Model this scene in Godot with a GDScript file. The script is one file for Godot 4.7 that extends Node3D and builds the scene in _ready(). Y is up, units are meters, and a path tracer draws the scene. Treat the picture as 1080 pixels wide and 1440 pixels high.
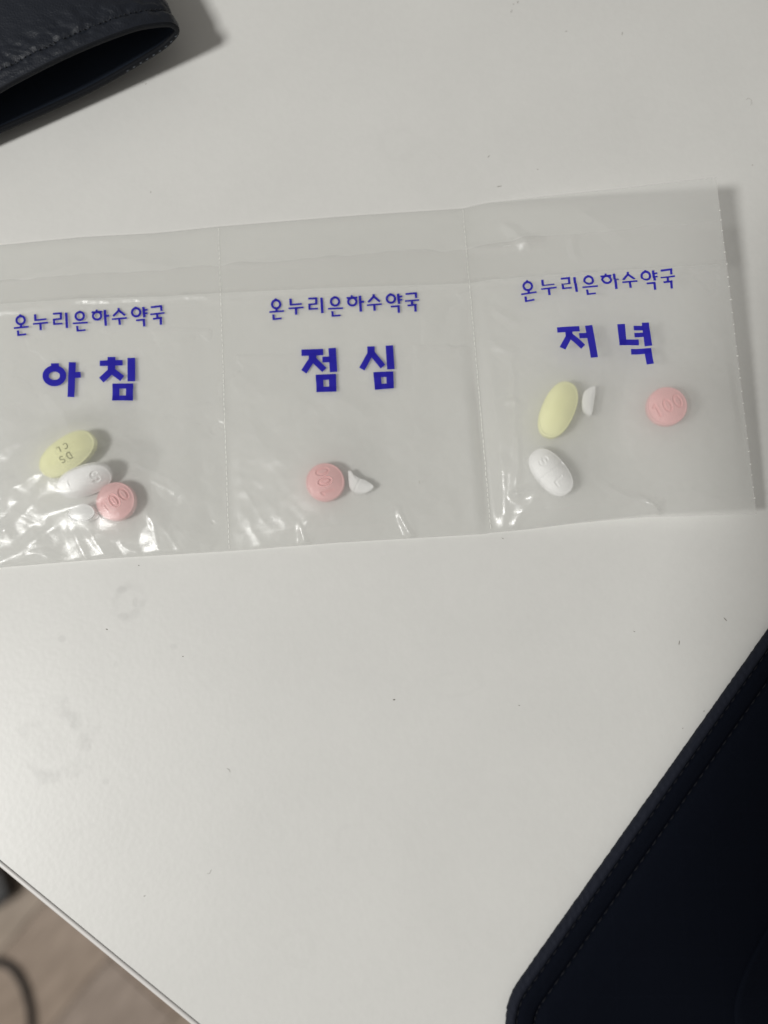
extends Node3D
# Three translucent medicine sachets on a white desk. Layout marks are read on a 1080 x 1440 plan
# of the desk (see on_desk) and turned into metres; y is up, the desk top is y = 0.

const TILT := 8.2
const FOCAL := 1040.0
const REACH := 0.187
const MM := 0.001

var eye := Vector3(0, REACH * cos(deg_to_rad(TILT)), 0)
var noise_low := FastNoiseLite.new()
var noise_mid := FastNoiseLite.new()
var noise_fine := FastNoiseLite.new()
var used := {}

# ---------------------------------------------------------------- helpers

func on_desk(px: float, py: float, h := 0.0) -> Vector3:
	var t := deg_to_rad(TILT)
	var f := Vector3(0, -cos(t), -sin(t))
	var u := Vector3(0, sin(t), -cos(t))
	var d := f + Vector3(1, 0, 0) * (px - 540.0) / FOCAL + u * (720.0 - py) / FOCAL
	return eye + d * ((h - eye.y) / d.y)

func smooth(a: float, b: float, x: float) -> float:
	var t := clampf((x - a) / (b - a), 0.0, 1.0)
	return t * t * (3.0 - 2.0 * t)

func named(n: String) -> String:
	var k: int = used.get(n, 0)
	used[n] = k + 1
	return n if k == 0 else "%s_%03d" % [n, k]

func tag(o: Node, label: String, category := "", group := "", kind := "") -> Node:
	if label: o.set_meta("label", label)
	if category: o.set_meta("category", category)
	if group: o.set_meta("group", group)
	if kind: o.set_meta("kind", kind)
	return o

func thing(n: String, label: String, category: String, group := "") -> Node3D:
	var o := Node3D.new()
	o.name = named(n)
	add_child(o, true)
	tag(o, label, category, group)
	return o

func put(n: String, m: Mesh, mat: Material, parent: Node = self) -> MeshInstance3D:
	var o := MeshInstance3D.new()
	o.name = named(n) if parent == self else n
	o.mesh = m
	o.material_override = mat
	parent.add_child(o, true)
	return o

# A grid of points [nj rows][ni columns] as one smooth mesh. The front is along (di x dj), or the other side with flip.
func grid_mesh(p: PackedVector3Array, ni: int, nj: int, close_i := false, flip := false, uv := PackedVector2Array()) -> ArrayMesh:
	var nrm := PackedVector3Array()
	nrm.resize(p.size())
	var idx := PackedInt32Array()
	var last := ni if close_i else ni - 1
	for j in nj - 1:
		for i in last:
			var a := j * ni + i
			var b := j * ni + (i + 1) % ni
			var c := a + ni
			var d := b + ni
			var n1 := (p[b] - p[a]).cross(p[d] - p[a])
			var n2 := (p[d] - p[a]).cross(p[c] - p[a])
			if flip:
				n1 = -n1
				n2 = -n2
				idx.append_array([a, b, d, a, d, c])
			else:
				idx.append_array([a, d, b, a, c, d])
			nrm[a] += n1 + n2
			nrm[b] += n1
			nrm[c] += n2
			nrm[d] += n1 + n2
	for k in nrm.size():
		nrm[k] = (nrm[k] * 1e6).normalized() if nrm[k].length_squared() > 1e-30 else Vector3.UP
	return arrays(p, nrm, idx, uv)

func arrays(p: PackedVector3Array, nrm: PackedVector3Array, idx: PackedInt32Array, uv := PackedVector2Array()) -> ArrayMesh:
	var ar := []
	ar.resize(Mesh.ARRAY_MAX)
	ar[Mesh.ARRAY_VERTEX] = p
	ar[Mesh.ARRAY_NORMAL] = nrm
	ar[Mesh.ARRAY_INDEX] = idx
	if uv.size(): ar[Mesh.ARRAY_TEX_UV] = uv
	var m := ArrayMesh.new()
	m.add_surface_from_arrays(Mesh.PRIMITIVE_TRIANGLES, ar)
	return m

# Collects many small grids into one mesh.
class Bunch:
	var p := PackedVector3Array()
	var n := PackedVector3Array()
	var idx := PackedInt32Array()
	func add(m: ArrayMesh) -> void:
		var a := m.surface_get_arrays(0)
		var base := p.size()
		p.append_array(a[Mesh.ARRAY_VERTEX])
		n.append_array(a[Mesh.ARRAY_NORMAL])
		for k in a[Mesh.ARRAY_INDEX]: idx.append(base + k)

func bunch_mesh(b: Bunch) -> ArrayMesh:
	return arrays(b.p, b.n, b.idx)

# A tube along a line of points, closed at the ends by shrinking.
func tube(path: Array, r: float, sides := 8, blunt := 0.15) -> ArrayMesh:
	var pts := PackedVector3Array()
	var n := path.size()
	for k in n:
		var t: Vector3 = (path[mini(k + 1, n - 1)] - path[maxi(k - 1, 0)]).normalized()
		var s := t.cross(Vector3.UP)
		s = s.normalized() if s.length() > 0.01 else Vector3.RIGHT
		var u := s.cross(t)
		var rr := r * (blunt if k == 0 or k == n - 1 else 1.0)
		for q in sides:
			var a := TAU * q / sides
			pts.append(path[k] + (s * cos(a) + u * sin(a)) * rr)
	return grid_mesh(pts, sides, n, true, true)

func noise_tex(kind: int, freq: float, size := 512, octaves := 4, sd := 3, normal := 0.0) -> NoiseTexture2D:
	var f := FastNoiseLite.new()
	f.noise_type = kind
	f.frequency = freq
	f.seed = sd
	f.fractal_octaves = octaves
	if kind == FastNoiseLite.TYPE_CELLULAR:
		f.cellular_return_type = FastNoiseLite.RETURN_DISTANCE2_SUB
	var t := NoiseTexture2D.new()
	t.width = size
	t.height = size
	t.seamless = true
	t.noise = f
	if normal > 0:
		t.as_normal_map = true
		t.bump_strength = normal
	return t

func mat(c: Color, rough := 0.5, spec := 0.5) -> StandardMaterial3D:
	var m := StandardMaterial3D.new()
	m.albedo_color = c
	m.roughness = rough
	m.metallic_specular = spec
	return m

func relief(m: StandardMaterial3D, t: Texture2D, tile_mm: float, depth_mm: float) -> StandardMaterial3D:
	m.heightmap_enabled = true
	m.heightmap_texture = t
	m.heightmap_scale = depth_mm * 0.1
	m.uv1_triplanar = true
	m.uv1_world_triplanar = true
	m.uv1_scale = Vector3.ONE * (1000.0 / tile_mm)
	return m

# ---------------------------------------------------------------- the strip of sachets: plan and heights

# [a, x, y]: a counts sachets from the left end (0) to the torn right end (3)
const TOP := [[0.0, -45, 347], [0.13, 0, 342], [0.44, 110, 331], [0.75, 220, 325], [1.0, 306, 316], [1.56, 497, 300.5], [2.0, 651, 290.5], [2.1, 682, 283], [2.32, 760, 274], [2.65, 884, 261], [3.0, 1009, 246]]
const LOW := [[0.0, -62, 803], [0.16, 0, 798], [0.57, 157, 785], [1.0, 321.5, 775], [1.42, 476, 763], [1.97, 680, 751], [2.0, 691, 749], [2.15, 746, 744], [2.3, 803, 736.5], [2.47, 868, 730], [2.6, 917, 726.5], [2.73, 966, 725.5], [3.0, 1066, 722]]
const NA := 150      # columns per sachet
const NB := 200      # rows

func along(list: Array, a: float) -> Vector2:
	for k in range(1, list.size()):
		if a <= list[k][0] or k == list.size() - 1:
			var p = list[k - 1]
			var q = list[k]
			var t: float = (a - p[0]) / (q[0] - p[0])
			return Vector2(lerpf(p[1], q[1], t), lerpf(p[2], q[2], t))
	return Vector2.ZERO

func plan(a: float, b: float) -> Vector2:
	return along(TOP, a).lerp(along(LOW, a), b)

func plan_back(px: float, py: float) -> Vector2:
	var a := 1.5
	var b := 0.5
	for k in 12:
		var t := along(TOP, a)
		var l := along(LOW, a)
		b = (py - t.y) / (l.y - t.y)
		a = clampf(a + (px - lerpf(t.x, l.x, b)) / 362.0, -0.2, 3.1)
	return Vector2(a, b)

# height of the lower film over the desk, in mm: flat on the left, the right sachet curls up
func lift(a: float, b: float) -> float:
	var t := clampf((a - 2.02) / 0.98, 0.0, 1.0)
	var edge := 0.25 * smooth(0.06, 0.0, b)
	return 0.22 + edge + pow(t, 1.5) * lerpf(12.5, 5.5, b) + 0.35 * smooth(0.9, 1.0, b) * smooth(2.4, 2.7, a) * smooth(3.0, 2.8, a)

var pills := []          # {c: Vector2 on the plan in mm (world x, z), ax, half: Vector2, top: mm}
var top_h := PackedFloat32Array()      # upper film, mm, (3 * NA + 1) x (NB + 1)
var top_p := PackedVector3Array()

func low_point(a: float, b: float) -> Vector3:
	var q := plan(a, b)
	var h := lift(a, b)
	return on_desk(q.x, q.y, (h + 0.9) * MM) * Vector3(1, 0, 1) + Vector3(0, h * MM, 0)

func seam(a: float) -> float:
	return 0.185 + 0.026 * a

# soft and sharp creases of the film: x0, y0, x1, y1 (plan), half width mm, height mm at the start and at the end
const CREASES := [
	[12, 694, 80, 668, 3.4, 0.9, 0.7], [2, 748, 70, 702, 3.0, 0.95, 0.5], [-4, 792, 82, 744, 3.2, 0.7, 0.95], [-30, 766, 14, 744, 2.0, 0.5, 0.5],
	[104, 742, 124, 792, 2.3, 0.35, 0.95], [124, 746, 154, 788, 2.4, 0.3, 0.95], [200, 694, 232, 784, 3.4, 0.45, 1.25], [216, 716, 258, 786, 2.8, 0.3, 0.9],
	[194, 656, 282, 700, 2.6, 0.7, 0.25], [186, 664, 240, 694, 1.8, 0.3, 0.35], [62, 552, 106, 606, 2.4, 0.2, 0.6], [-20, 404, 104, 366, 1.4, 0.25, 0.2],
	[46, 778, 80, 792, 2.0, 0.5, 0.55], [140, 744, 204, 748, 2.2, 0.35, 0.2], [-10, 640, 40, 620, 3.4, 0.4, 0.3], [-30, 560, 30, 600, 4.0, 0.3, 0.3],
	[150, 590, 210, 640, 3.0, 0.12, 0.3], [170, 764, 196, 778, 1.6, 0.3, 0.45], [24, 724, 60, 732, 1.4, 0.3, 0.3],
	[-50, 439, 130, 420, 1.3, 0.5, 0.25], [120, 421, 215, 414, 1.0, 0.25, 0.3], [250, 416, 330, 414, 1.2, 0.3, 0.2],
	[-20, 700, 20, 676, 2.6, 0.5, 0.6], [250, 740, 290, 772, 3.0, 0.2, 0.35], [300, 560, 330, 620, 4.0, 0.2, 0.2], [150, 620, 220, 656, 2.2, 0.3, 0.25],
	[390, 600, 420, 560, 4.0, 0.3, 0.2], [470, 560, 520, 590, 4.0, 0.25, 0.25], [340, 690, 372, 730, 3.4, 0.3, 0.35], [600, 690, 640, 720, 4.0, 0.2, 0.2],
	[722, 620, 726, 700, 1.3, 0.35, 0.45], [716, 520, 722, 610, 1.3, 0.3, 0.3],
	[320, 372, 480, 356, 1.6, 0.2, 0.25], [660, 346, 760, 336, 1.6, 0.25, 0.2], [820, 300, 880, 330, 2.6, 0.2, 0.25], [120, 352, 240, 372, 2.6, 0.15, 0.25],
	[427, 738, 427, 768, 1.25, 0.2, 1.1], [562, 716, 577, 758, 1.2, 0.3, 0.75], [350, 724, 368, 772, 2.6, 0.3, 0.25], [352, 594, 392, 648, 3.0, 0.3, 0.3],
	[440, 572, 452, 600, 2.4, 0.2, 0.15], [560, 640, 600, 610, 4.0, 0.2, 0.15], [430, 736, 456, 726, 1.6, 0.3, 0.1], [330, 520, 370, 560, 4.0, 0.2, 0.2],
	[846, 682, 922, 718, 1.7, 0.15, 0.7], [898, 704, 926, 722, 1.0, 0.3, 0.75], [912, 712, 930, 704, 0.9, 0.4, 0.3], [720, 702, 754, 690, 1.5, 0.55, 0.3], [724, 744, 748, 700, 1.9, 0.45, 0.3],
	[698, 434, 730, 458, 1.8, 0.3, 0.35], [708, 316, 744, 344, 1.9, 0.35, 0.4], [712, 346, 760, 338, 1.6, 0.2, 0.25], [712, 566, 730, 580, 1.8, 0.35, 0.2],
	[812, 360, 806, 330, 1.6, 0.2, 0.2], [690, 480, 722, 500, 2.2, 0.25, 0.25], [940, 500, 990, 480, 3.0, 0.15, 0.15],
]

func build_heights() -> void:
	var w := 3 * NA + 1
	top_h.resize(w * (NB + 1))
	top_p.resize(w * (NB + 1))
	var xz := PackedVector2Array()
	xz.resize(top_h.size())
	for j in NB + 1:
		var b := float(j) / NB
		for i in w:
			var a := float(i) / NA
			var q := plan(a, b)
			var h := lift(a, b)
			var p := on_desk(q.x, q.y, (h + 0.9) * MM)
			var k := j * w + i
			top_p[k] = p
			xz[k] = Vector2(p.x, p.z) * 1000.0
			# the pocket between the seals
			var u := a - floorf(minf(a, 2.9999))
			var side := smooth(0.075, 0.2, minf(u, 1.0 - u)) if u < 0.5 else smooth(0.05, 0.17, 1.0 - u)
			var pocket := side * (0.3 * smooth(seam(a), seam(a) + 0.08, b) + 0.7 * smooth(seam(a) + 0.28, seam(a) + 0.55, b)) * sqrt(clampf((1.0 - b) / 0.07, 0.0, 1.0))
			var wild := 1.0 + 0.5 * smooth(1.05, 0.6, a) * smooth(0.35, 0.7, b) + 0.35 * smooth(1.0, 2.0, a)
			var x := xz[k].x
			var z := xz[k].y
			var g := 0.13 + pocket * (1.15 + wild * (0.50 * noise_low.get_noise_2d(x, z) + 0.17 * noise_mid.get_noise_2d(x, z)))
			g += (0.35 + 0.65 * pocket) * 0.02 * noise_fine.get_noise_2d(x, z)
			# the welded seam is a low ridge
			g += 0.30 * exp(-pow((b - seam(a) + 0.004 * noise_low.get_noise_1d(a * 300.0)) / 0.008, 2.0))
			g += 0.10 * exp(-pow((b - seam(a) - 0.022) / 0.007, 2.0))
			top_h[k] = g
			# tents over the tablets
			var far := 0.0
			for s in pills:
				var v: Vector2 = xz[k] - s.c
				if absf(v.x) > 34.0 or absf(v.y) > 34.0: continue
				var lx: float = v.dot(s.ax) / s.half.x
				var lz: float = v.dot(Vector2(-s.ax.y, s.ax.x)) / s.half.y
				var d: float = (sqrt(lx * lx + lz * lz) - 1.0) * minf(s.half.x, s.half.y)
				var r2 := minf(lx * lx + lz * lz, 1.0)
				var t: float = s.top + 0.14 - 0.55 * r2
				if d > 0.0: t = t * exp(-pow(d / s.reach, 1.6)) + minf(d / 4.0, 1.0) * (0.42 * noise_low.get_noise_2d(x + 70.0, z) + 0.17 * noise_mid.get_noise_2d(x + 30.0, z)) * t / s.top
				far = maxf(far, t) if absf(far - t) > 0.8 else maxf(far, t) + 0.2 * pow(0.8 - absf(far - t), 2.0) / 0.8 * minf(1.0, minf(far, t))
			if far > 0.0:
				far *= smooth(0.0, 0.06, minf(u, 1.0 - u)) * sqrt(clampf((1.0 - b) / 0.05, 0.0, 1.0))
				top_h[k] = maxf(g, far) + 0.18 * exp(-absf(g - far) / 0.5)
	# creases
	for c in CREASES:
		var a0 := plan_back(c[0], c[1])
		var a1 := plan_back(c[2], c[3])
		var p0 := low_point(a0.x, a0.y) * 1000.0
		var p1 := low_point(a1.x, a1.y) * 1000.0
		var s := Vector2(p0.x, p0.z)
		var e := Vector2(p1.x, p1.z)
		var i0 := clampi(int((minf(a0.x, a1.x) - 0.12) * NA), 0, w - 1)
		var i1 := clampi(int((maxf(a0.x, a1.x) + 0.12) * NA), 0, w - 1)
		var j0 := clampi(int((minf(a0.y, a1.y) - 0.09) * NB), 0, NB)
		var j1 := clampi(int((maxf(a0.y, a1.y) + 0.09) * NB), 0, NB)
		var dir := (e - s).normalized()
		var len := (e - s).length()
		var steep := 1.0 + 0.75 * smooth(0.9, 1.7, a0.x)
		for j in range(j0, j1 + 1):
			for i in range(i0, i1 + 1):
				var k := j * w + i
				var v := xz[k] - s
				var t := v.dot(dir) / len
				var bend := 0.5 * sin(t * 3.0 + s.x) + 0.5 * noise_mid.get_noise_2d(xz[k].x * 0.6 + 50.0, xz[k].y * 0.6)
				var d := absf(v.dot(Vector2(-dir.y, dir.x)) + bend)
				var wide: float = c[4] * (0.75 + 0.5 * clampf(t, 0, 1))
				if d > wide * 1.2 or t < -0.25 or t > 1.25: continue
				var cap := smooth(-0.22, 0.12, t) * smooth(1.22, 0.9, t)
				var r := maxf(0.0, 1.0 - d / (wide * 1.2))
				var b := float(j) / NB
				var hold := sqrt(clampf((1.0 - b) / 0.012, 0.0, 1.0)) if j > NB - 12 else 1.0
				top_h[k] += steep * lerpf(c[5], c[6], clampf(t, 0, 1)) * cap * hold * (0.2 * r * r + 0.8 * r)
	for j in NB + 1:
		for i in w:
			var k := j * w + i
			var h := lift(float(i) / NA, float(j) / NB) + maxf(top_h[k], 0.1)
			top_p[k].y = h * MM

func film_point(a: float, b: float) -> Vector3:
	var w := 3 * NA + 1
	var x := clampf(a * NA, 0.0, 3.0 * NA - 0.001)
	var y := clampf(b * NB, 0.0, NB - 0.001)
	var i := int(x)
	var j := int(y)
	var p := top_p[j * w + i].lerp(top_p[j * w + i + 1], x - i)
	var q := top_p[(j + 1) * w + i].lerp(top_p[(j + 1) * w + i + 1], x - i)
	return p.lerp(q, y - j)

func on_film(v: Vector2) -> Vector3:
	var q := plan_back(v.x, v.y)
	return film_point(q.x, q.y)

# ---------------------------------------------------------------- print on the film

# Strokes in ninths of a plan unit, on the middle sachet from (370, 400): [width, x, y, x, y ...]; a ring is [0, cx, cy, rx, ry, thickness]
const SHOP_NAME := [
	[0, 160, 240, 52, 52, 28], [26, 152, 165, 158, 195], [30, 165, 295, 167, 332], [22, 75, 340, 262, 326], [28, 126, 370, 130, 436], [22, 118, 432, 230, 420],
	[30, 342, 168, 347, 252], [22, 335, 246, 487, 234], [22, 318, 294, 508, 280], [30, 412, 286, 416, 375],
	[24, 568, 168, 682, 162], [28, 668, 160, 670, 240], [22, 570, 242, 682, 233], [28, 582, 236, 586, 306], [22, 573, 302, 690, 296], [32, 735, 155, 748, 356],
	[0, 908, 205, 52, 52, 28], [26, 905, 137, 907, 160], [22, 820, 298, 1010, 290], [28, 875, 330, 880, 398], [22, 866, 392, 978, 383],
	[26, 1120, 125, 1120, 152], [24, 1055, 160, 1190, 153], [0, 1127, 207, 52, 50, 28], [32, 1223, 130, 1236, 336], [28, 1232, 211, 1277, 207],
	[28, 1397, 110, 1398, 146], [28, 1403, 136, 1329, 216], [28, 1393, 136, 1478, 207], [22, 1313, 255, 1502, 240], [30, 1405, 247, 1412, 327],
	[26, 1610, 98, 1612, 122], [0, 1617, 170, 52, 52, 28], [32, 1708, 104, 1721, 238], [22, 1712, 146, 1762, 138], [22, 1716, 187, 1762, 182], [24, 1615, 273, 1728, 264], [30, 1713, 262, 1719, 353],
	[24, 1803, 110, 1946, 96], [28, 1933, 94, 1936, 160], [22, 1795, 201, 1975, 185], [30, 1883, 193, 1886, 250], [24, 1828, 260, 1944, 246], [30, 1927, 244, 1930, 337],
]
# word -> [scale of its strokes, x, y of its corner, strokes]
const WORDS := [
	[6.75, 40, 490, [[0, 240, 255, 84, 70, 60], [75, 245, 136, 245, 182], [66, 412, 127, 400, 459], [56, 436, 250, 492, 247],
		[75, 784, 77, 784, 125], [52, 672, 137, 890, 132], [72, 784, 120, 784, 216], [62, 796, 196, 688, 298], [62, 772, 196, 888, 283], [72, 972, 85, 975, 310],
		[66, 827, 331, 829, 496], [66, 957, 331, 957, 496], [48, 794, 355, 992, 354], [50, 795, 472, 992, 471]]],
	[5.4, 400, 460, [[48, 128, 191, 293, 185], [58, 212, 195, 212, 240], [46, 220, 222, 146, 336], [46, 203, 226, 302, 322], [56, 361, 155, 372, 338], [44, 287, 243, 350, 241],
		[54, 263, 360, 272, 491], [54, 364, 355, 367, 490], [42, 237, 380, 391, 374], [40, 242, 472, 394, 470],
		[56, 657, 142, 657, 190], [45, 664, 174, 588, 316], [46, 650, 176, 748, 298], [56, 796, 135, 808, 318],
		[54, 702, 340, 714, 472], [54, 799, 336, 804, 464], [40, 676, 360, 826, 354], [40, 686, 452, 829, 443]]],
	[6.75, 770, 440, [[54, 75, 189, 282, 182], [66, 181, 200, 183, 262], [58, 194, 232, 113, 380], [58, 173, 232, 306, 366], [70, 369, 147, 408, 468], [54, 274, 256, 352, 250],
		[74, 680, 128, 696, 332], [54, 668, 306, 853, 294], [72, 921, 100, 944, 328], [44, 803, 161, 900, 154], [44, 811, 227, 906, 218], [54, 776, 387, 970, 374], [66, 934, 362, 952, 508]]],
]

func stroke_mesh(b: Bunch, s: Array, fit: Callable, rise: float) -> void:
	var pts := PackedVector3Array()
	if s[0] == 0:
		var n := 40
		for j in 4:
			for i in n:
				var a := TAU * i / n
				var r: float = (j / 3.0 - 0.5) * s[5]
				pts.append(on_film(fit.call(Vector2(s[1] + cos(a) * (s[3] + r), s[2] + sin(a) * (s[4] + r)))) + Vector3(0, rise, 0))
		b.add(grid_mesh(pts, n, 4, true, false))
		return
	for k in range(1, s.size() - 3, 2):
		var p := Vector2(s[k], s[k + 1])
		var q := Vector2(s[k + 2], s[k + 3])
		var side: Vector2 = (q - p).normalized().orthogonal() * s[0] * 0.5
		var n := maxi(2, int((q - p).length() / 14.0))
		pts = PackedVector3Array()
		for j in n + 1:
			for i in 4:
				pts.append(on_film(fit.call(p.lerp(q, float(j) / n) + side * (i / 1.5 - 1.0))) + Vector3(0, rise, 0))
		b.add(grid_mesh(pts, 4, n + 1, false, false))

# ---------------------------------------------------------------- tablets

func arc(cx: float, cy: float, rx: float, ry: float, from: float, to: float, n := 14) -> Array:
	var o := []
	for k in n + 1:
		var a := deg_to_rad(lerpf(from, to, float(k) / n))
		o.append(Vector2(cx + rx * cos(a), cy + ry * sin(a)))
	return o

func glyph(ch: String) -> Array:      # polylines in a box one high, centred; y runs downwards
	match ch:
		"0": return [arc(0, 0, 0.26, 0.5, 0, 360, 20)]
		"1": return [[Vector2(-0.18, -0.32), Vector2(0.04, -0.5), Vector2(0.04, 0.5)]]
		"|": return [[Vector2(0, -0.5), Vector2(0, 0.5)]]
		"L": return [[Vector2(-0.25, -0.5), Vector2(-0.25, 0.5), Vector2(0.3, 0.5)]]
		"C": return [arc(0.02, 0, 0.33, 0.5, -50, -310, 16)]
		"D": return [[Vector2(-0.28, -0.5), Vector2(-0.28, 0.5), Vector2(0.0, 0.5)] + arc(0.0, 0, 0.32, 0.5, 90, -90, 12) + [Vector2(-0.28, -0.5)]]
		"S": return [arc(0, -0.25, 0.28, 0.25, -20, -270, 12) + arc(0, 0.25, 0.28, 0.25, -90, 160, 12)]
	return []

# lettering as segments in mm: text centred at c, turned, h mm high
func carve(text: String, c: Vector2, h: float, turn: float, spacing := 0.82) -> Array:
	var o := []
	for k in text.length():
		var x := (k - (text.length() - 1) * 0.5) * spacing
		for line in glyph(text[k]):
			for q in range(1, line.size()):
				o.append([c + (line[q - 1] + Vector2(x, 0)).rotated(turn) * h, c + (line[q] + Vector2(x, 0)).rotated(turn) * h])
	return o

func near_segments(v: Vector2, segs: Array) -> float:
	var best := 9.0
	for s in segs:
		var p: Vector2 = s[0]
		var e: Vector2 = s[1] - p
		var w := v - p
		if absf(w.x) > 4.0 + absf(e.x) or absf(w.y) > 4.0 + absf(e.y): continue
		var t := clampf(w.dot(e) / maxf(e.length_squared(), 1e-6), 0.0, 1.0)
		best = minf(best, (w - e * t).length_squared())
	return sqrt(best)

func oval(a: float, b: float, n: int, power := 2.0) -> PackedVector2Array:
	var o := PackedVector2Array()
	for k in n:
		var t := TAU * k / n
		var c := cos(t)
		var s := sin(t)
		o.append(Vector2(signf(c) * pow(absf(c), 2.0 / power) * a, signf(s) * pow(absf(s), 2.0 / power) * b))
	return o

# A closed tablet, in metres, resting on y = 0: outline in mm, side wall, dome over it on both faces, a narrow land at the rim, carved marks on top.
func tablet(outline: PackedVector2Array, wall: float, dome: float, marks := [], width := 0.34, depth := 0.22, rings := 46, rough := 0.012, land := 0.94) -> ArrayMesh:
	var n := outline.size()
	var pts := PackedVector3Array()
	var mid := PackedVector2Array([Vector2.ZERO])
	for k in n: mid[0] += outline[k] / n
	var grain := FastNoiseLite.new()
	grain.frequency = 2.2
	grain.seed = n + int(outline[0].x * 10.0)
	for face in [1, -1]:
		for j in rings + 1:
			var r := float(j) / rings if face == 1 else 1.0 - float(j) / rings
			r = sin(r * PI / 2.0) * 0.35 + r * 0.65
			for k in n:
				var v: Vector2 = mid[0] + (outline[k] - mid[0]) * (0.001 + 0.999 * r)
				var y := wall * 0.5 + dome * maxf(0.0, 1.0 - pow(r / land, 2.0))
				y += 0.09 * exp(-pow((r - 0.945) / 0.02, 2.0))
				if r > 0.965: y -= 0.30 * pow((r - 0.965) / 0.035, 2.0)
				if face == 1:
					y += rough * grain.get_noise_2d(v.x * 3.0, v.y * 3.0) * (1.0 if r < 0.97 else 0.3)
					if marks.size() and r < 0.95:
						var d := near_segments(v, marks)
						y += -depth * smooth(width, width * 0.3, d) + 0.07 * exp(-pow((d - width * 1.15) / 0.16, 2.0))
				pts.append(Vector3(v.x, face * y, v.y) * MM)
	var low := wall * 0.5 + dome
	for k in pts.size(): pts[k].y += low * MM
	return grid_mesh(pts, n, 2 * (rings + 1), true, true)

# Where a tablet lies on the lower film: its turn is the direction of its long side on the plan.
func place_on_film(px: float, py: float, turn: float, h: float, roll := 0.0) -> Transform3D:
	var q := plan_back(px, py)
	for k in 4:      # the mark on the plan is where the tablet's top shows
		var g := low_point(q.x, q.y)
		var top := on_desk(px, py, g.y + h * MM)
		var e := 0.01
		var dx := low_point(q.x + e, q.y) - g
		var dz := low_point(q.x, q.y + e) - g
		var v := Vector2(top.x - g.x, top.z - g.z)
		var det := dx.x * dz.z - dx.z * dz.x
		q += e * Vector2((v.x * dz.z - v.y * dz.x) / det, (v.y * dx.x - v.x * dx.z) / det)
	var o := low_point(q.x, q.y)
	var up := (low_point(q.x, q.y + 0.01) - o).cross(low_point(q.x + 0.01, q.y) - o).normalized()
	var x := Vector3(cos(turn), 0, sin(turn))
	x = (x - up * x.dot(up)).normalized()
	var b := Basis(x, up, x.cross(up)) * Basis(Vector3(1, 0, 0), roll)
	return Transform3D(b, o + up * 0.06 * MM)

func lay(m: ArrayMesh, material: Material, t: Transform3D, n: String, label: String, half: Vector2, top: float, group: String, raised := 0.0) -> void:
	var o := put(n, m, material)
	o.transform = t.translated_local(Vector3.ZERO)
	o.position += Vector3(0, raised * MM, 0)
	tag(o, label, "tablet" if not n.begins_with("tablet_piece") else "tablet piece", group)
	var x := t.basis.x
	if t.basis.y.y < 0.995 and raised == 0.0: top += 0.3
	pills.append({"reach": 5.0 if t.origin.x < -0.05 else 13.0, "c": Vector2(t.origin.x, t.origin.z) * 1000.0, "ax": Vector2(x.x, x.z).normalized(), "half": half, "top": top})

# ---------------------------------------------------------------- build

func _ready() -> void:
	# camera: a phone lens held 19 cm over the desk
	var cam := Camera3D.new()
	cam.name = "camera"
	var look := CameraAttributesPhysical.new()
	look.frustum_focal_length = 12.0 / (720.0 / FOCAL)
	look.frustum_focus_distance = 0.185
	look.frustum_near = 0.01
	look.frustum_far = 20.0
	look.exposure_aperture = look.frustum_focal_length / 4.5
	cam.attributes = look
	cam.position = eye
	cam.rotation_degrees = Vector3(-90.0 + TILT, 0, 0)
	cam.far = 20.0
	add_child(cam)
	cam.make_current()

	var env := Environment.new()
	env.background_mode = Environment.BG_COLOR
	env.background_color = Color(0.212, 0.203, 0.189).linear_to_srgb()
	env.tonemap_mode = Environment.TONE_MAPPER_LINEAR
	env.tonemap_exposure = 1.0
	env.sdfgi_enabled = true
	env.ssao_enabled = true
	env.ssil_enabled = true
	var we := WorldEnvironment.new()
	we.name = "room_light"
	we.environment = env
	add_child(we)

	# the room's ceiling lamp, up to the left
	var lamp := AreaLight3D.new()
	lamp.name = "ceiling_lamp"
	lamp.area_size = Vector2(0.23, 0.23)
	lamp.light_energy = 1.64
	lamp.light_color = Color(1.0, 0.996, 0.984)
	lamp.shadow_enabled = true
	lamp.area_range = 6.0
	add_child(lamp)
	lamp.look_at_from_position(Vector3(-0.88, 1.08, 0.36), Vector3(0, 0, -0.02), Vector3.UP)

	for f in [[noise_low, 0.055, 11], [noise_mid, 0.16, 5], [noise_fine, 0.9, 8]]:
		f[0].noise_type = FastNoiseLite.TYPE_SIMPLEX_SMOOTH
		f[0].frequency = f[1]
		f[0].seed = f[2]
		f[0].fractal_octaves = 2

	build_floor()
	build_desk()
	build_leather_case()
	build_padded_case()
	build_tablets()
	build_heights()
	build_strip()
	build_dust()
	build_phone()

# ---------------------------------------------------------------- setting

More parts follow.
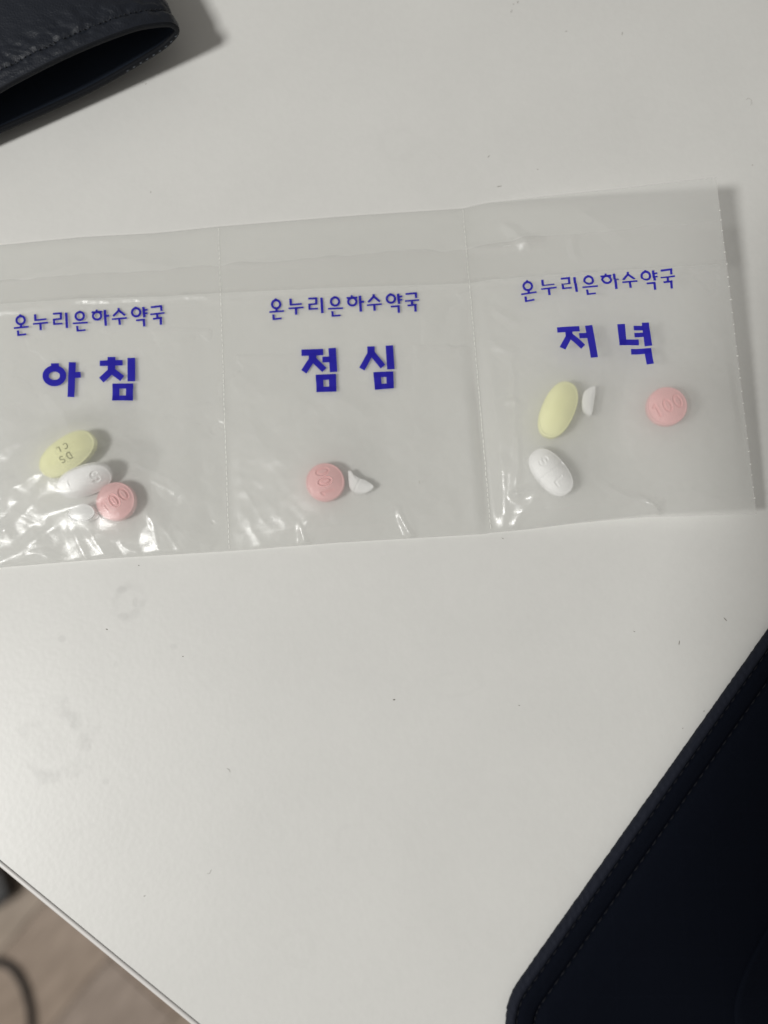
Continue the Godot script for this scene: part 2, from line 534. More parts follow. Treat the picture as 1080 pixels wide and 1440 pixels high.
func build_floor() -> void:
	var y := -0.72
	var sub := BoxMesh.new()
	sub.size = Vector3(3.0, 0.02, 3.0)
	var floor_node := put("floor", sub, mat(Color(0.45, 0.39, 0.34), 0.8))
	floor_node.position = Vector3(-0.35, y - 0.0185, 0.35)
	floor_node.set_meta("kind", "structure")
	floor_node.rotation.y = atan2(0.77, 0.64)      # boards run away from the desk edge
	var plank := BoxMesh.new()
	plank.size = Vector3(0.7985, 0.008, 0.0965)
	var grain := noise_tex(FastNoiseLite.TYPE_SIMPLEX_SMOOTH, 0.012, 512, 5, 21)
	var ramp := Gradient.new()
	ramp.set_color(0, Color(0.84, 0.83, 0.82))
	ramp.set_color(1, Color(1, 1, 1))
	grain.color_ramp = ramp
	var tones := []
	for c in [Color(0.725, 0.65, 0.585), Color(0.755, 0.69, 0.625), Color(0.70, 0.625, 0.56), Color(0.725, 0.66, 0.61)]:
		var m := mat(c, 0.42)
		m.albedo_texture = grain
		m.uv1_triplanar = true
		m.uv1_scale = Vector3(2.5, 9.0, 14.0)
		tones.append(m)
	var rng := RandomNumberGenerator.new()
	rng.seed = 4
	for r in range(-7, 8):
		for c in range(-1, 2):
			var o := put("plank", plank, tones[rng.randi() % 4], floor_node)
			o.position = Vector3(c * 0.8 + rng.randf_range(-0.2, 0.2) * 0.0 + (0.4 if r % 2 else 0.0), 0.0105 + 0.0035, r * 0.098)
	# cable on the floor
	var fy := y + 0.0044
	var path := []
	var marks := [[-150, 1395], [-90, 1372], [-40, 1356], [0, 1354], [17, 1362], [29, 1378], [37, 1398], [42, 1420], [44, 1450], [42, 1490], [30, 1540], [-10, 1600], [-70, 1640]]
	for k in marks.size() - 1:
		for s in 6:
			var g := func(i): return on_desk(marks[clampi(i, 0, marks.size() - 1)][0], marks[clampi(i, 0, marks.size() - 1)][1], fy)
			path.append(g.call(k).cubic_interpolate(g.call(k + 1), g.call(k - 1), g.call(k + 2), s / 6.0))
	var cable := put("cable", tube(path, 0.0036, 10), mat(Color(0.07, 0.07, 0.08), 0.45))
	tag(cable, "thin black cable curving over the brown floor below the desk", "cable")
	# black block on the floor by the desk edge: only its end is in view
	var block := Node3D.new()
	var c0 := on_desk(-42, 1262, y)
	block = thing("power_adapter", "black rounded adapter lying on the floor under the desk edge", "power adapter")
	block.position = Vector3(c0.x, y, c0.z)
	block.rotation.y = atan2(0.42, 0.9)
	var pts := PackedVector3Array()
	var outline := oval(0.058, 0.022, 48, 5.0)
	for s in [[0.0, 0.93], [0.001, 0.97], [0.003, 1.0], [0.024, 1.0], [0.0265, 0.98], [0.028, 0.93], [0.028, 0.001]]:
		for v in outline: pts.append(Vector3(v.x * s[1], s[0], v.y * s[1]))
	put("body", grid_mesh(pts, 48, 7, true, true), mat(Color(0.05, 0.05, 0.06), 0.4), block)
	put("cord", tube([Vector3(-0.055, 0.014, 0), Vector3(-0.075, 0.014, 0), Vector3(-0.1, 0.008, 0.01), Vector3(-0.14, 0.004, 0.03), Vector3(-0.2, 0.004, 0.04)], 0.003), mat(Color(0.05, 0.05, 0.06), 0.45), block)

func desk_texture() -> ImageTexture:
	# wear and dried marks on the laminate, on a square of 0.4 m round the camera; the print of it is very faint
	var n := 1024
	var im := Image.create(n, n, false, Image.FORMAT_RGB8)
	var f := FastNoiseLite.new()
	f.frequency = 0.012
	f.fractal_octaves = 4
	for j in n:
		for i in n:
			var v := 0.985 + 0.010 * f.get_noise_2d(i, j) + 0.006 * f.get_noise_2d(i * 9.0, j * 9.0)
			im.set_pixel(i, j, Color(v, v, v))
	var g := FastNoiseLite.new()
	g.frequency = 0.06
	# [plan x, y, radius x, radius y (plan), ring thickness or 0, strength]
	for s in [[77, 1046, 40, 42, 11, 0.055], [180, 842, 18, 22, 8, 0.04], [86, 897, 5, 5, 0, 0.035], [243, 908, 6, 5, 0, 0.02], [162, 933, 5, 5, 0, 0.022], [148, 1098, 5, 5, 0, 0.03],
			[170, 828, 10, 6, 0, 0.03], [172, 866, 7, 5, 0, 0.03], [189, 846, 4, 8, 0, 0.03], [110, 1168, 6, 6, 0, 0.012], [128, 1160, 5, 5, 0, 0.012], [70, 1046, 26, 26, 0, 0.008],
			[640, 960, 30, 16, 6, 0.007], [500, 1180, 24, 20, 5, 0.006], [420, 1330, 18, 22, 6, 0.007], [900, 150, 26, 16, 6, 0.006], [560, 200, 30, 22, 6, 0.006]]:
		var c := on_desk(s[0], s[1])
		var ci := (c.x / 0.4 + 0.5) * n
		var cj := ((c.z + 0.04) / 0.4 + 0.5) * n
		var k := 0.18 * MM / 0.4 * n
		for j in range(int(cj - 70), int(cj + 70)):
			for i in range(int(ci - 70), int(ci + 70)):
				if i < 0 or j < 0 or i >= n or j >= n: continue
				var d := Vector2((i - ci) / (s[2] * k), (j - cj) / (s[3] * k))
				var wob := 1.0 + 0.45 * g.get_noise_2d(i * 0.6, j * 0.6)
				var r := d.length() * wob
				var a := 0.0
				if s[4] == 0:
					a = smooth(1.0, 0.7, r)
				else:
					var th: float = float(s[4]) / s[2]
					a = smooth(th, th * 0.2, absf(r - 1.0)) * clampf(0.45 + 1.2 * g.get_noise_2d(i * 0.7 + 99.0, j * 0.7), 0.0, 1.0)
				if a > 0.0:
					var q := im.get_pixel(i, j)
					im.set_pixel(i, j, q * (1.0 - s[5] * a))
	im.generate_mipmaps()
	return ImageTexture.create_from_image(im)

func build_desk() -> void:
	var p0 := on_desk(0, 1222)
	var p1 := on_desk(265, 1440)
	var e := (p1 - p0).normalized()
	var desk := thing("desk", "white laminate desk top with a pale edge strip above the brown floor", "desk")
	desk.position = p0.lerp(p1, 0.5)
	desk.rotation.y = atan2(-e.z, e.x)
	var white := mat(Color(0.887, 0.886, 0.873), 0.42, 0.45)
	white.albedo_texture = desk_texture()
	white.texture_repeat = false
	white.heightmap_enabled = false
	white.normal_enabled = true
	white.normal_texture = noise_tex(FastNoiseLite.TYPE_SIMPLEX_SMOOTH, 0.22, 1024, 3, 31, 1.0)
	white.normal_scale = 0.055
	# a top sheet with its own UV; the sides and the underside are the body
	var pts := PackedVector3Array()
	var uv := PackedVector2Array()
	var inv := desk.transform
	for z in [-0.62, -0.0016]:
		for x in [-0.5, 0.8]:
			var v := Vector3(x, 0, z)
			var g := inv * v
			pts.append(v)
			uv.append(Vector2(g.x / 0.4 + 0.5, (g.z + 0.04) / 0.4 + 0.5))
	put("tabletop", grid_mesh(pts, 2, 2, false, true, uv), white, desk)
	var body := mat(Color(0.84, 0.84, 0.82), 0.5)
	put("tabletop_body", sweep([[-0.62, -0.0006], [-0.0016, -0.0006], [-0.0016, -0.0016], [-0.03, -0.02], [-0.62, -0.02], [-0.62, -0.0006]], -0.5, 0.8), body, desk)
	var band := mat(Color(0.86, 0.85, 0.84), 0.4)
	put("edge_band", sweep([[-0.00155, -0.0015], [-0.00145, -0.0003], [-0.0010, -0.0001], [-0.0006, -0.0001], [-0.0003, -0.0002], [-0.0001, -0.0005], [0.0, -0.0009], [0.0, -0.0016], [-0.0003, -0.0021], [-0.0013, -0.0024], [-0.0013, -0.0015]], -0.5, 0.8), band, desk)

func sweep(profile: Array, x0: float, x1: float) -> ArrayMesh:
	var pts := PackedVector3Array()
	for s in profile:
		pts.append(Vector3(x0, s[1], s[0]))
		pts.append(Vector3(x1, s[1], s[0]))
	return grid_mesh(pts, 2, profile.size(), false, true)

# ---------------------------------------------------------------- leather case, top left

func closed_curve(keys: Array, n: int) -> PackedVector2Array:
	var o := PackedVector2Array()
	var m := keys.size()
	var c := Curve2D.new()
	for k in m + 1:
		var p := Vector2(keys[k % m][0], keys[k % m][1])
		var t := (Vector2(keys[(k + 1) % m][0], keys[(k + 1) % m][1]) - Vector2(keys[(k + m - 1) % m][0], keys[(k + m - 1) % m][1])) / 6.0
		var la := minf(t.length(), 0.4 * p.distance_to(Vector2(keys[(k + m - 1) % m][0], keys[(k + m - 1) % m][1])))
		var lb := minf(t.length(), 0.4 * p.distance_to(Vector2(keys[(k + 1) % m][0], keys[(k + 1) % m][1])))
		c.add_point(p, -t.normalized() * la, t.normalized() * lb)
	c.bake_interval = 0.2
	var l := c.get_baked_length()
	for k in n: o.append(c.sample_baked(l * k / n))
	return o

func build_leather_case() -> void:
	var root := thing("leather_case", "dark navy wrinkled leather pouch case with its open mouth facing the sachets", "leather case")
	var g := on_desk(100, 143, 0.004)
	root.position = Vector3(g.x, 0, g.z)
	var wdir := Vector3(0.8931, 0, -0.4498)
	root.basis = Basis(wdir, Vector3.UP, wdir.cross(Vector3.UP))   # local x across the mouth, local -z into the case
	var keys := [[34.2, 11.2], [33.6, 13.2], [32.0, 14.7], [27.8, 16.4], [23.0, 17.6], [14.2, 18.3], [4.5, 18.4], [-4.7, 17.9], [-13.3, 17.1], [-28, 14.6], [-38, 11.6], [-43, 9.0], [-44, 7.4],
		[-42, 5.6], [-34, 4.3], [-18, 4.0], [0, 4.0], [9, 4.5], [18, 5.6], [28.2, 7.3], [32.8, 9.3]]
	var n := 240
	var ring := closed_curve(keys, n)
	var dirs := PackedVector2Array()
	for k in n:
		var t := (ring[(k + 1) % n] - ring[(k + n - 1) % n]).normalized()
		dirs.append(Vector2(t.y, -t.x))
	var steps := 150
	var deep := 120.0
	var out := PackedVector3Array()
	var lump := FastNoiseLite.new()
	lump.noise_type = FastNoiseLite.TYPE_SIMPLEX_SMOOTH
	lump.frequency = 0.22
	lump.fractal_octaves = 3
	lump.seed = 9
	for j in steps + 1:
		var s := deep * pow(float(j) / steps, 1.5)
		for k in n:
			var v := ring[k]
			var top := smooth(-0.4, 0.5, dirs[k].y)
			var fall := smooth(0.0, 40.0, s)
			v.y -= (1.0 - top) * 3.9 * fall * smooth(12.0, 5.0, v.y)
			v.y += top * 1.5 * smooth(0, 60, s)
			var pinch := 1.0 - 0.97 * smooth(deep - 22.0, deep, s)
			v = Vector2(-5, 7.5).lerp(v, 1.0 if s < deep - 22.0 else pinch)
			# the hem: a stitched groove 5 mm behind the rim, puckered leather along it
			var q := 0.0
			var l := lump.get_noise_3d(v.x, v.y, s)
			q -= 0.50 * exp(-pow((s - 4.2 - 0.5 * l) / 0.6, 2.0))
			q += 0.22 * exp(-pow((s - 2.1) / 1.6, 2.0))
			var l2 := lump.get_noise_3d(v.x * 2.2 + 40.0, v.y * 2.2, s * 1.2)
			q += (0.52 * exp(-pow((s - 6.0) / 4.5, 2.0)) + 0.13) * (l + 0.9 * (0.35 - absf(l2)))
			q *= smooth(0.0, 1.2, s) * 0.9 + 0.1
			v += dirs[k] * q
			out.append(Vector3(v.x, v.y, -s) * MM)
	var leather := mat(Color(0.075, 0.097, 0.138), 0.52, 0.45)
	relief(leather, noise_tex(FastNoiseLite.TYPE_CELLULAR, 0.035, 512, 2, 6), 14.0, 0.08)
	var inside := mat(Color(0.17, 0.20, 0.25), 0.85, 0.3)
	relief(inside, noise_tex(FastNoiseLite.TYPE_SIMPLEX, 0.2, 256, 3, 2), 10.0, 0.05)
	var edge := mat(Color(0.085, 0.095, 0.115), 0.6, 0.3)
	put("outer_leather", grid_mesh(out, n, steps + 1, true, false), leather, root)
	var rim := PackedVector3Array()
	for s in [[0.0, 0.02], [-0.25, -0.12], [-0.40, -0.45], [-0.40, -0.95], [-0.25, -1.3], [0.0, -1.45], [0.6, -1.5]]:
		for k in n:
			var v: Vector2 = ring[k] + dirs[k] * s[1]
			rim.append(Vector3(v.x, v.y, -s[0]) * MM)
	put("rim", grid_mesh(rim, n, 7, true, true), edge, root)
	var lin := PackedVector3Array()
	for j in 41:
		var s := 0.55 + 70.0 * j / 40.0
		for k in n:
			var v := ring[k] - dirs[k] * 1.5
			v = Vector2(-5, 10).lerp(v, 1.0 - smooth(52.0, 70.5, s) * 0.99)
			lin.append(Vector3(v.x, v.y, -s) * MM)
	put("lining", grid_mesh(lin, n, 41, true, true), inside, root)
	# pale thread ends along the lower rim
	var b := Bunch.new()
	for k in n:
		if dirs[k].y > -0.2 or ring[k].x < 17.0 or k % 3: continue
		var v := ring[k] - dirs[k] * 0.75
		b.add(tube([Vector3(v.x - 0.35, v.y, 0.42) * MM, Vector3(v.x, v.y, 0.50) * MM, Vector3(v.x + 0.3, v.y + 0.12, 0.42) * MM], 0.11 * MM, 6))
	put("rim_thread", bunch_mesh(b), mat(Color(0.42, 0.45, 0.48), 0.5), root)
	# thread
	b = Bunch.new()
	for k in range(0, n, 2):
		if dirs[k].y < -0.2: continue
		var v := ring[k] - dirs[k] * 0.16
		var w := ring[(k + 1) % n] - dirs[(k + 1) % n] * 0.16
		b.add(tube([Vector3(v.x, v.y, -4.2) * MM, (Vector3(v.x, v.y, -4.2) * 0.7 + Vector3(w.x, w.y, -4.2) * 0.3 + Vector3(0, 0.12, 0)) * MM, (Vector3(v.x, v.y, -4.2) * 0.3 + Vector3(w.x, w.y, -4.2) * 0.7 + Vector3(0, 0.12, 0)) * MM, Vector3(w.x, w.y, -4.2) * MM], 0.15 * MM, 6))
	tag(put("stitching", bunch_mesh(b), mat(Color(0.08, 0.095, 0.12), 0.7), root), "", "", "", "stuff")

# ---------------------------------------------------------------- padded case, bottom right

func build_padded_case() -> void:
	var root := thing("padded_case", "flat black padded case with a stitched border and rounded corner", "case")
	var a := on_desk(1080, 880)
	var c := on_desk(724, 1382)
	var d := (c - a).normalized()      # along the long edge, towards the corner
	var n := Vector3(-d.z, 0, d.x)      # to the left of the edge, out of the case
	if n.x > 0: n = -n
	# outline from far up the long edge, round the corner, down the short edge
	var path := []
	var out := []
	var start := a - d * 0.10
	var arc_r := 0.0145
	var corner := on_desk(727, 1376)
	var len := (corner - start).dot(d)
	var steps := int(len / 0.0006)
	for k in steps + 1:
		path.append(start + d * len * k / steps)
		out.append(n)
	var centre: Vector3 = path[-1] - n * arc_r
	for k in range(1, 41):
		var t := deg_to_rad(92.0) * k / 40.0
		path.append(centre + (n * cos(t) + d * sin(t)) * arc_r)
		out.append(n * cos(t) + d * sin(t))
	var od: Vector3 = out[-1]
	var td := -n * cos(deg_to_rad(2.0)) + d * 0.0
	for k in range(1, 220):
		path.append(path[40 + steps] + td * 0.0006 * k)
		out.append(od)
	var m := path.size()
	var ripple := FastNoiseLite.new()
	ripple.frequency = 0.35
	ripple.seed = 3
	var make := func(profile: Array, bumpy: float) -> ArrayMesh:
		var pts := PackedVector3Array()
		for s in profile:
			for k in m:
				var w := ripple.get_noise_2d(k * 1.4, s[0] * 3.0) * bumpy
				var p: Vector3 = path[k] - out[k] * (s[0] - w) * MM
				pts.append(Vector3(p.x, (s[1] + w) * MM, p.z))
		return grid_mesh(pts, m, profile.size(), false, false)
	var cloth := mat(Color(0.045, 0.060, 0.098), 0.8, 0.16)
	relief(cloth, noise_tex(FastNoiseLite.TYPE_SIMPLEX, 0.25, 256, 3, 12), 8.0, 0.16)
	var bind := mat(Color(0.105, 0.120, 0.165), 0.75, 0.3)
	relief(bind, noise_tex(FastNoiseLite.TYPE_SIMPLEX, 0.25, 256, 3, 13), 7.0, 0.10)
	put("edge_binding", make.call([[0.35, 0.05], [0.0, 0.8], [0.05, 1.8], [0.45, 2.6], [1.1, 2.95], [1.7, 2.8], [2.1, 2.35], [2.3, 2.0]], 0.34), bind, root)
	put("border", make.call([[2.25, 1.9], [2.4, 2.5], [2.8, 2.95], [3.6, 3.25], [4.8, 3.3], [5.6, 3.05], [6.0, 2.6], [6.25, 2.35]], 0.07), cloth, root)
	# the main panel, from the stitch groove inwards
	put("panel", make.call([[6.2, 2.3], [6.45, 2.9], [7.0, 3.5], [8.5, 3.95], [11.0, 4.3], [14.4, 4.5]], 0.07), cloth, root)
	var pc := Vector3(centre.x, 4.5 * MM, centre.z)
	var far := PackedVector3Array()
	for row in [0.0, 0.25, 0.5, 0.75, 1.0]:
		for k in m:
			var p: Vector3 = path[k] - out[k] * 14.3 * MM
			var q: Vector3 = centre - n * 0.13 - d * clampf((centre - p).dot(d), -0.02, 0.4) * 0.6
			far.append(Vector3(lerpf(p.x, q.x, row), 4.5 * MM, lerpf(p.z, q.z, row)))
	put("panel_middle", grid_mesh(far, m, 5, false, false), cloth, root)
	# a flat pocket with a rounded corner in the middle of the panel
	var pk := on_desk(1016, 1412, 0.005) - n * 0.0175 - d * 0.056
	var pts := PackedVector3Array()
	var ol := oval(0.019, 0.060, 72, 4.5)
	for s in [[1.0, 4.3], [1.0, 4.9], [0.985, 5.2], [0.96, 5.3], [0.93, 5.15], [0.5, 5.2], [0.001, 5.2]]:
		for v in ol:
			var g: Vector3 = -n * v.x * s[0] - d * v.y * s[0]
			pts.append(Vector3(pk.x + g.x, s[1] * MM, pk.z + g.z) + Vector3.ZERO)
	put("pocket", grid_mesh(pts, 72, 7, true, false), cloth, root)
	# thread along the two seams
	var b := Bunch.new()
	for seam_at in [[2.32, 2.35], [6.2, 2.75]]:
		var k := 3
		while k + 4 < m:
			var l := []
			for q in 4:
				var p: Vector3 = path[k + q] - out[k + q] * seam_at[0] * MM
				l.append(Vector3(p.x, (seam_at[1] + (0.16 if q in [1, 2] else 0.0)) * MM, p.z))
			b.add(tube(l, 0.12 * MM, 5))
			k += 4
	tag(put("stitching", bunch_mesh(b), mat(Color(0.12, 0.125, 0.145), 0.75, 0.3), root), "", "", "", "stuff")

# ---------------------------------------------------------------- tablets

func build_tablets() -> void:
	var coat := noise_tex(FastNoiseLite.TYPE_SIMPLEX, 0.12, 256, 3, 17)
	var pink := relief(mat(Color(0.945, 0.75, 0.745), 0.55), coat, 5.0, 0.11)
	var yellow := relief(mat(Color(0.985, 0.985, 0.775), 0.55), coat, 5.0, 0.12)
	var white := relief(mat(Color(0.985, 0.985, 0.98), 0.5), coat, 5.0, 0.09)
	for m in [pink, yellow, white]: m.uv1_world_triplanar = false

	var disc := oval(4.85, 4.85, 180)
	var disc_mesh := tablet(disc, 2.1, 0.85, carve("100", Vector2.ZERO, 3.05, 0.0, 0.87), 0.33, 0.27, 46, 0.02, 0.905)
	var g := "pink round tablets marked 100"
	lay(disc_mesh, pink, place_on_film(161, 704, atan2(-90, 110), 3.6), "pink_tablet", "pink round tablet marked 100 touching white oblong tablet in left sachet", Vector2(4.9, 4.9), 3.7, g)
	lay(disc_mesh, pink, place_on_film(457, 677, atan2(-0.97, -0.26), 3.6), "pink_tablet", "pink round tablet marked 100 alone with white chip in middle sachet", Vector2(4.9, 4.9), 3.7, g)
	lay(disc_mesh, pink, place_on_film(942, 569, atan2(-45, 100), 3.6), "pink_tablet", "pink round tablet marked 100 near torn right edge of right sachet", Vector2(4.9, 4.9), 3.7, g)

	var egg := oval(7.75, 4.35, 180, 2.25)
	g = "yellow oblong tablets"
	var words := carve("DS", Vector2(-0.5, 1.35), 1.55, PI + 0.1, 1.25) + carve("CL", Vector2(0.1, -1.2), 1.55, PI + 0.1, 1.25)
	lay(tablet(egg, 2.0, 1.7, [], 0.24, 0.0, 44, 0.035, 0.93), yellow, place_on_film(91, 636, atan2(-165, 220), 5.0), "yellow_tablet", "yellow oblong tablet lettered DS CL in left sachet", Vector2(7.8, 4.4), 5.4, g)
	var print_b := Bunch.new()
	for sg in words:
		var line := []
		for q in 4:
			var v: Vector2 = sg[0].lerp(sg[1], q / 3.0)
			var r := Vector2(v.x / 7.75, v.y / 4.35).length() / 0.93
			line.append(Vector3(v.x, 2.7 + 1.0 + 1.7 * (1.0 - r * r) - 0.01, v.y) * MM)
		print_b.add(tube(line, 0.135 * MM, 6, 0.9))
	put("imprint", bunch_mesh(print_b), mat(Color(0.55, 0.55, 0.38), 0.6), get_node("yellow_tablet"))
	egg = oval(7.6, 4.1, 180, 2.25)
	lay(tablet(egg, 2.0, 1.7, [], 0.24, 0.0, 44, 0.035, 0.93), yellow, place_on_film(789, 573, atan2(-190, 85), 5.0), "yellow_tablet", "plain yellow oblong tablet at top left of right sachet", Vector2(7.8, 4.4), 5.4, g)

	var bar := oval(6.75, 3.9, 180, 2.35)
	g = "white oblong tablets"
	var side_a := carve("|", Vector2(-3.3, -0.6), 2.4, 0.1) + carve("S", Vector2(3.1, -0.7), 2.4, 0.0)
	lay(tablet(bar, 1.8, 1.5, side_a, 0.38, 0.30), white, place_on_film(114, 666, atan2(-85, 215), 4.6, 0.70), "white_tablet", "white oblong tablet wedged between yellow and pink tablets in left sachet", Vector2(6.9, 3.8), 6.3, g, 1.3)
	var side_b := carve("S", Vector2(-3.2, 0.0), 2.2, -0.2) + carve("L", Vector2(3.1, 0.0), 2.2, -0.1) + [[Vector2(-0.14, -3.7), Vector2(-0.14, 3.7)], [Vector2(0.14, -3.7), Vector2(0.14, 3.7)]]
	lay(tablet(bar, 1.8, 1.5, side_b, 0.34, 0.28), white, place_on_film(778, 662, atan2(230, 175), 4.4), "white_tablet", "white oblong tablet with score line below yellow one in right sachet", Vector2(6.8, 3.9), 4.9, g)

	# broken pieces: outlines on the plan, relative to a middle
	g = "white broken tablet pieces"
	var chip_m := [[489, 661], [492.5, 661], [498, 667], [506.5, 672.3], [511, 673.5], [520, 678.5], [526, 684], [522, 689], [515.5, 692.7], [507.5, 694], [501, 692.5], [495, 689], [491, 684], [489.5, 673]]
	chip(chip_m, white, 2.4, [[Vector2(507, 672), Vector2(499, 688)]], "white half tablet piece with a score line beside pink tablet in middle sachet", g)
	var chip_r := [[824, 548.5], [831, 543.5], [838.5, 541], [839.5, 548], [838, 557], [836, 570], [833, 583.5], [828, 583], [822.5, 578], [820, 571], [820, 560]]
	chip(chip_r, white, 2.2, [], "slim white tablet sliver beside plain yellow tablet in right sachet", g)
	var chip_l := [[95, 724], [99, 715], [108, 709], [119, 708], [129, 713], [133, 721], [127, 729], [114, 733], [102, 732]]
	chip(chip_l, white, 3.6, [], "white tablet piece under crumpled film below white oblong tablet in left sachet", g)

func chip(marks: Array, material: Material, thick: float, score: Array, label: String, group: String) -> void:
	var mid := Vector2.ZERO
	for p in marks: mid += Vector2(p[0], p[1]) / marks.size()
	var keys := []
	var k := 0.1755
	for p in marks: keys.append([(p[0] - mid.x) * k, (p[1] - mid.y) * k])
	var outline := closed_curve(keys, 120)
	var marks_mm := []
	for s in score: marks_mm.append([(s[0] - mid) * k, (s[1] - mid) * k])
	var ax := 0.0
	var az := 0.0
	for v in outline:
		ax = maxf(ax, absf(v.x))
		az = maxf(az, absf(v.y))
	lay(tablet(outline, thick - 0.7, 0.35, marks_mm, 0.3, 0.25, 30, 0.05, 0.9), material, place_on_film(mid.x, mid.y, 0.0, thick), "tablet_piece", label, Vector2(ax, az), thick + 0.05, group)

# ---------------------------------------------------------------- the strip

func build_strip() -> void:
	var strip := thing("sachet_strip", "strip of three translucent medicine sachets with blue Korean lettering on the desk", "medicine sachets")
	var film := StandardMaterial3D.new()
	film.transparency = BaseMaterial3D.TRANSPARENCY_ALPHA
	film.albedo_color = Color(0.945, 0.945, 0.938, 0.14)
	film.roughness = 0.21
	film.metallic_specular = 0.75
	relief(film, noise_tex(FastNoiseLite.TYPE_SIMPLEX, 0.06, 512, 4, 41), 12.0, 0.035)
	film.backlight_enabled = true
	film.backlight = Color(0.60, 0.60, 0.596)
	var back := film.duplicate()
	back.albedo_color = Color(0.935, 0.937, 0.93, 0.22)
	back.backlight = Color(0.72, 0.722, 0.716)
	var hem := film.duplicate()
	hem.albedo_color.a = 0.06
	var ink := mat(Color(0.15, 0.125, 0.66), 0.28, 0.5)
	ink.backlight_enabled = true
	ink.backlight = Color(0.24, 0.23, 0.62)
	var thread := mat(Color(0.93, 0.93, 0.91), 0.6)
	var w := 3 * NA + 1
	var names := ["left sachet, crumpled, holding yellow, white and pink tablets", "middle sachet holding a pink tablet and a white piece", "right sachet curling up towards its torn edge"]
	# anchors of the small line: first and last letter on each sachet
	var anchor := [[Vector2(28.5, 456), Vector2(220.5, 442)], [Vector2(388.5, 433.5), Vector2(579.5, 423.5)], [Vector2(743.5, 408.5), Vector2(939.5, 391)]]
	for c in 3:
		var pts := PackedVector3Array()
		for j in NB + 1:
			for i in NA + 1: pts.append(top_p[j * w + c * NA + i])
		var s := put("sachet", grid_mesh(pts, NA + 1, NB + 1, false, true), film, strip)
		s.set_meta("label", names[c])
		pts = PackedVector3Array()
		for j in 61:
			for i in 51: pts.append(low_point(c + i / 50.0, j / 60.0))
		put("back_film", grid_mesh(pts, 51, 61, false, true), back, s)
		# the folded hem doubles the film between the hem line and the seam
		pts = PackedVector3Array()
		for j in 13:
			for i in 101:
				var a := c + i / 100.0
				var b := lerpf(0.115 + 0.004 * a + 0.010 * noise_low.get_noise_1d(a * 90.0), seam(a) - 0.004, j / 12.0)
				pts.append(film_point(a, b) + Vector3(0, (0.10 + 0.02 * noise_mid.get_noise_2d(a * 60.0, b * 80.0)) * MM, 0))
		put("folded_hem", grid_mesh(pts, 101, 13, false, true), hem, s)
		var a0: Vector2 = anchor[1][0]
		var from: Array = anchor[c]
		var turn: float = (from[1] - from[0]).angle() - (anchor[1][1] - a0).angle()
		var size: float = from[0].distance_to(from[1]) / a0.distance_to(anchor[1][1])
		var b := Bunch.new()
		var fit := func(v: Vector2) -> Vector2: return from[0] + (Vector2(370, 400) + v / 9.0 - a0).rotated(turn) * size
		for k in SHOP_NAME.size(): stroke_mesh(b, SHOP_NAME[k], fit, (0.05 + 0.006 * (k % 6)) * MM)
		put("shop_name_print", bunch_mesh(b), ink, s)
		b = Bunch.new()
		var word: Array = WORDS[c]
		fit = func(v: Vector2) -> Vector2: return Vector2(word[1], word[2]) + v / word[0]
		for k in word[3].size(): stroke_mesh(b, word[3][k], fit, (0.05 + 0.006 * (k % 10)) * MM)
		put("mealtime_print", bunch_mesh(b), ink, s)
	# perforated tear lines between the sachets, and the torn edge at the right end
	var rng := RandomNumberGenerator.new()
	rng.seed = 12
	for c in [1, 2]:
		var b := Bunch.new()
		var t := 0.004
		while t < 0.99:
			var l := rng.randf_range(0.011, 0.016)
			var pts := PackedVector3Array()
			var thin := rng.randf_range(0.0010, 0.0018) * 0.5
			for k in 4:
				var tt: float = t + l * k / 3.0
				for q in [-1, 1]: pts.append(film_point(c + q * thin * (0.4 if k in [0, 3] else 1.0) + 0.0006 * sin(tt * 90.0), tt) + Vector3(0, 0.06 * MM, 0))
			b.add(grid_mesh(pts, 2, 4, false, true))
			t += l + rng.randf_range(0.001, 0.004)
		put("perforation", bunch_mesh(b), thread, strip)
	var b := Bunch.new()
	var t := 0.1
	while t < 0.97:
		var p := film_point(2.9985, t)
		var l := rng.randf_range(0.15, 0.32) * MM
		b.add(tube([p + Vector3(-l, 0.05 * MM, 0), p + Vector3(0, 0.12 * MM, rng.randf_range(-0.1, 0.1) * MM), p + Vector3(l * 1.2, 0.05 * MM, 0)], l * 0.8, 6, 0.3))
		t += rng.randf_range(0.028, 0.04)
	put("torn_edge", bunch_mesh(b), thread, strip)

# ---------------------------------------------------------------- dust

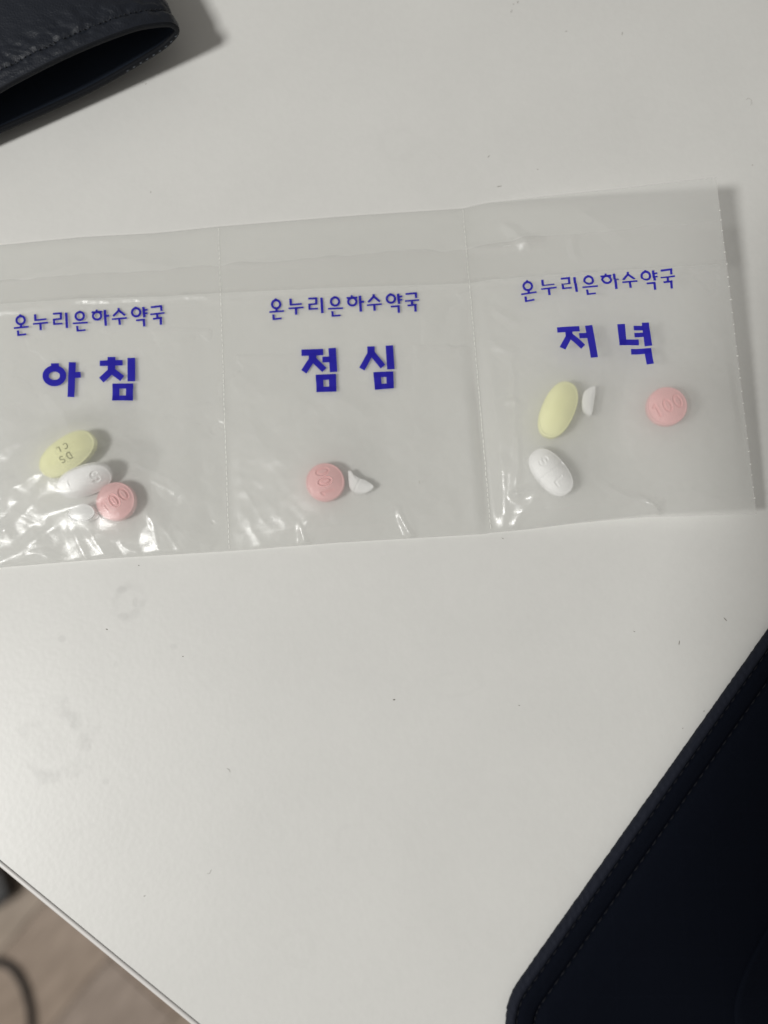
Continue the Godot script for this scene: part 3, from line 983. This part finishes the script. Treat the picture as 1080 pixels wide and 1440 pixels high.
func build_dust() -> void:
	var b := Bunch.new()
	# specks: plan x, y, length, width, turn (degrees)
	for s in [[554, 984, 3.4, 3.2, 0], [195, 795, 2, 2, 20], [257, 923, 2, 2, 0], [1020, 871, 7, 2, 50], [955, 904, 7, 2, 100], [730, 992, 3, 1.2, 10], [1058, 232, 2.5, 2, 30], [719, 16, 6, 1.6, 110],
			[728, 3, 5, 1.4, 105], [722, 6, 3, 1.4, 100], [875, 47, 6, 1.6, 100], [796, 44, 4, 1.4, 160], [702, 262, 8, 2, 170], [687, 220, 5, 1.2, 130], [990, 1000, 2.4, 1.6, 0], 
			[203, 1260, 2, 1.6, 0], [756, 238, 3, 1.4, 0], [707, 757, 4, 1.2, 30], [590, 678, 5, 1.2, 95], 
			[212, 270, 3, 1, 100], [892, 888, 3, 1.4, 30], [960, 1024, 2, 1.4, 0], [1018, 1110, 2, 1, 0], [205, 118, 3, 2, 0], [150, 885, 3, 2.4, 20]]:
		var lying := 0.05 * MM
		if s[0] == 707 or s[0] == 590: lying = on_film(Vector2(s[0], s[1])).y + 0.05 * MM if s[0] == 590 else lying
		var p := on_desk(s[0], s[1], lying)
		var d := Vector3(cos(deg_to_rad(s[4])), 0, sin(deg_to_rad(s[4])))
		var l: float = s[2] * 0.08 * MM
		b.add(tube([p - d * l, p - d * l * 0.4 + Vector3(0, 0, 0.04 * MM), p + d * l * 0.4, p + d * l], maxf(s[3] * 0.05 * MM, 0.05 * MM), 6, 0.35))
	# hairs
	for h in [[[1049, 140], [1053, 138], [1057, 141], [1057, 146], [1055, 148]], [[319, 1081], [322, 1082], [324, 1086]], [[291, 1229], [295, 1228], [297, 1223]],
			[[833, 300], [836, 302], [839, 303]]]:
		var path := []
		for k in h.size(): path.append(on_desk(h[k][0], h[k][1], 0.05 * MM))
		b.add(tube(path, 0.034 * MM, 5, 0.6))
	var o := put("dust", bunch_mesh(b), mat(Color(0.60, 0.59, 0.56), 0.8))
	tag(o, "dark dust specks and short hairs scattered over the white desk", "dust", "", "stuff")

# ---------------------------------------------------------------- the phone that takes the picture

func build_phone() -> void:
	var root := thing("phone", "dark phone held level above the sachets, its lens facing down", "phone")
	root.position = eye
	root.rotation.x = deg_to_rad(TILT)      # local y points away from the desk, along the lens axis
	var shell := mat(Color(0.16, 0.17, 0.19), 0.4)
	var glass := mat(Color(0.03, 0.03, 0.035), 0.12)
	var ol := oval(0.0400, 0.0790, 72, 9.0)
	var pts := PackedVector3Array()
	for s in [[0.001, 0.0060], [0.96, 0.0060], [0.99, 0.0066], [1.0, 0.0075], [1.0, 0.0125], [0.99, 0.0134], [0.96, 0.0140], [0.001, 0.0140]]:
		for v in ol: pts.append(Vector3(v.x * s[0] - 0.0270, s[1], v.y * s[0] + 0.0560))
	put("body", grid_mesh(pts, 72, 8, true, true), shell, root)
	pts = PackedVector3Array()
	ol = oval(0.018, 0.018, 48, 5.0)
	for s in [[1.0, 0.0062], [1.0, 0.0046], [0.97, 0.0040], [0.001, 0.0040]]:
		for v in ol: pts.append(Vector3(v.x * s[0] - 0.0010, s[1], v.y * s[0] + 0.0005))
	put("camera_bump", grid_mesh(pts, 48, 4, true, false), shell, root)
	for c in [[0.0, 0.0], [-0.006, 0.010]]:
		pts = PackedVector3Array()
		ol = oval(0.0058, 0.0058, 36)
		for s in [[1.0, 0.0042], [1.0, 0.0026], [0.94, 0.0022], [0.88, 0.0024], [0.001, 0.0026]]:
			for v in ol: pts.append(Vector3(v.x * s[0] + c[0], s[1], v.y * s[0] + c[1]))
		put("lens", grid_mesh(pts, 36, 5, true, false), glass, root)
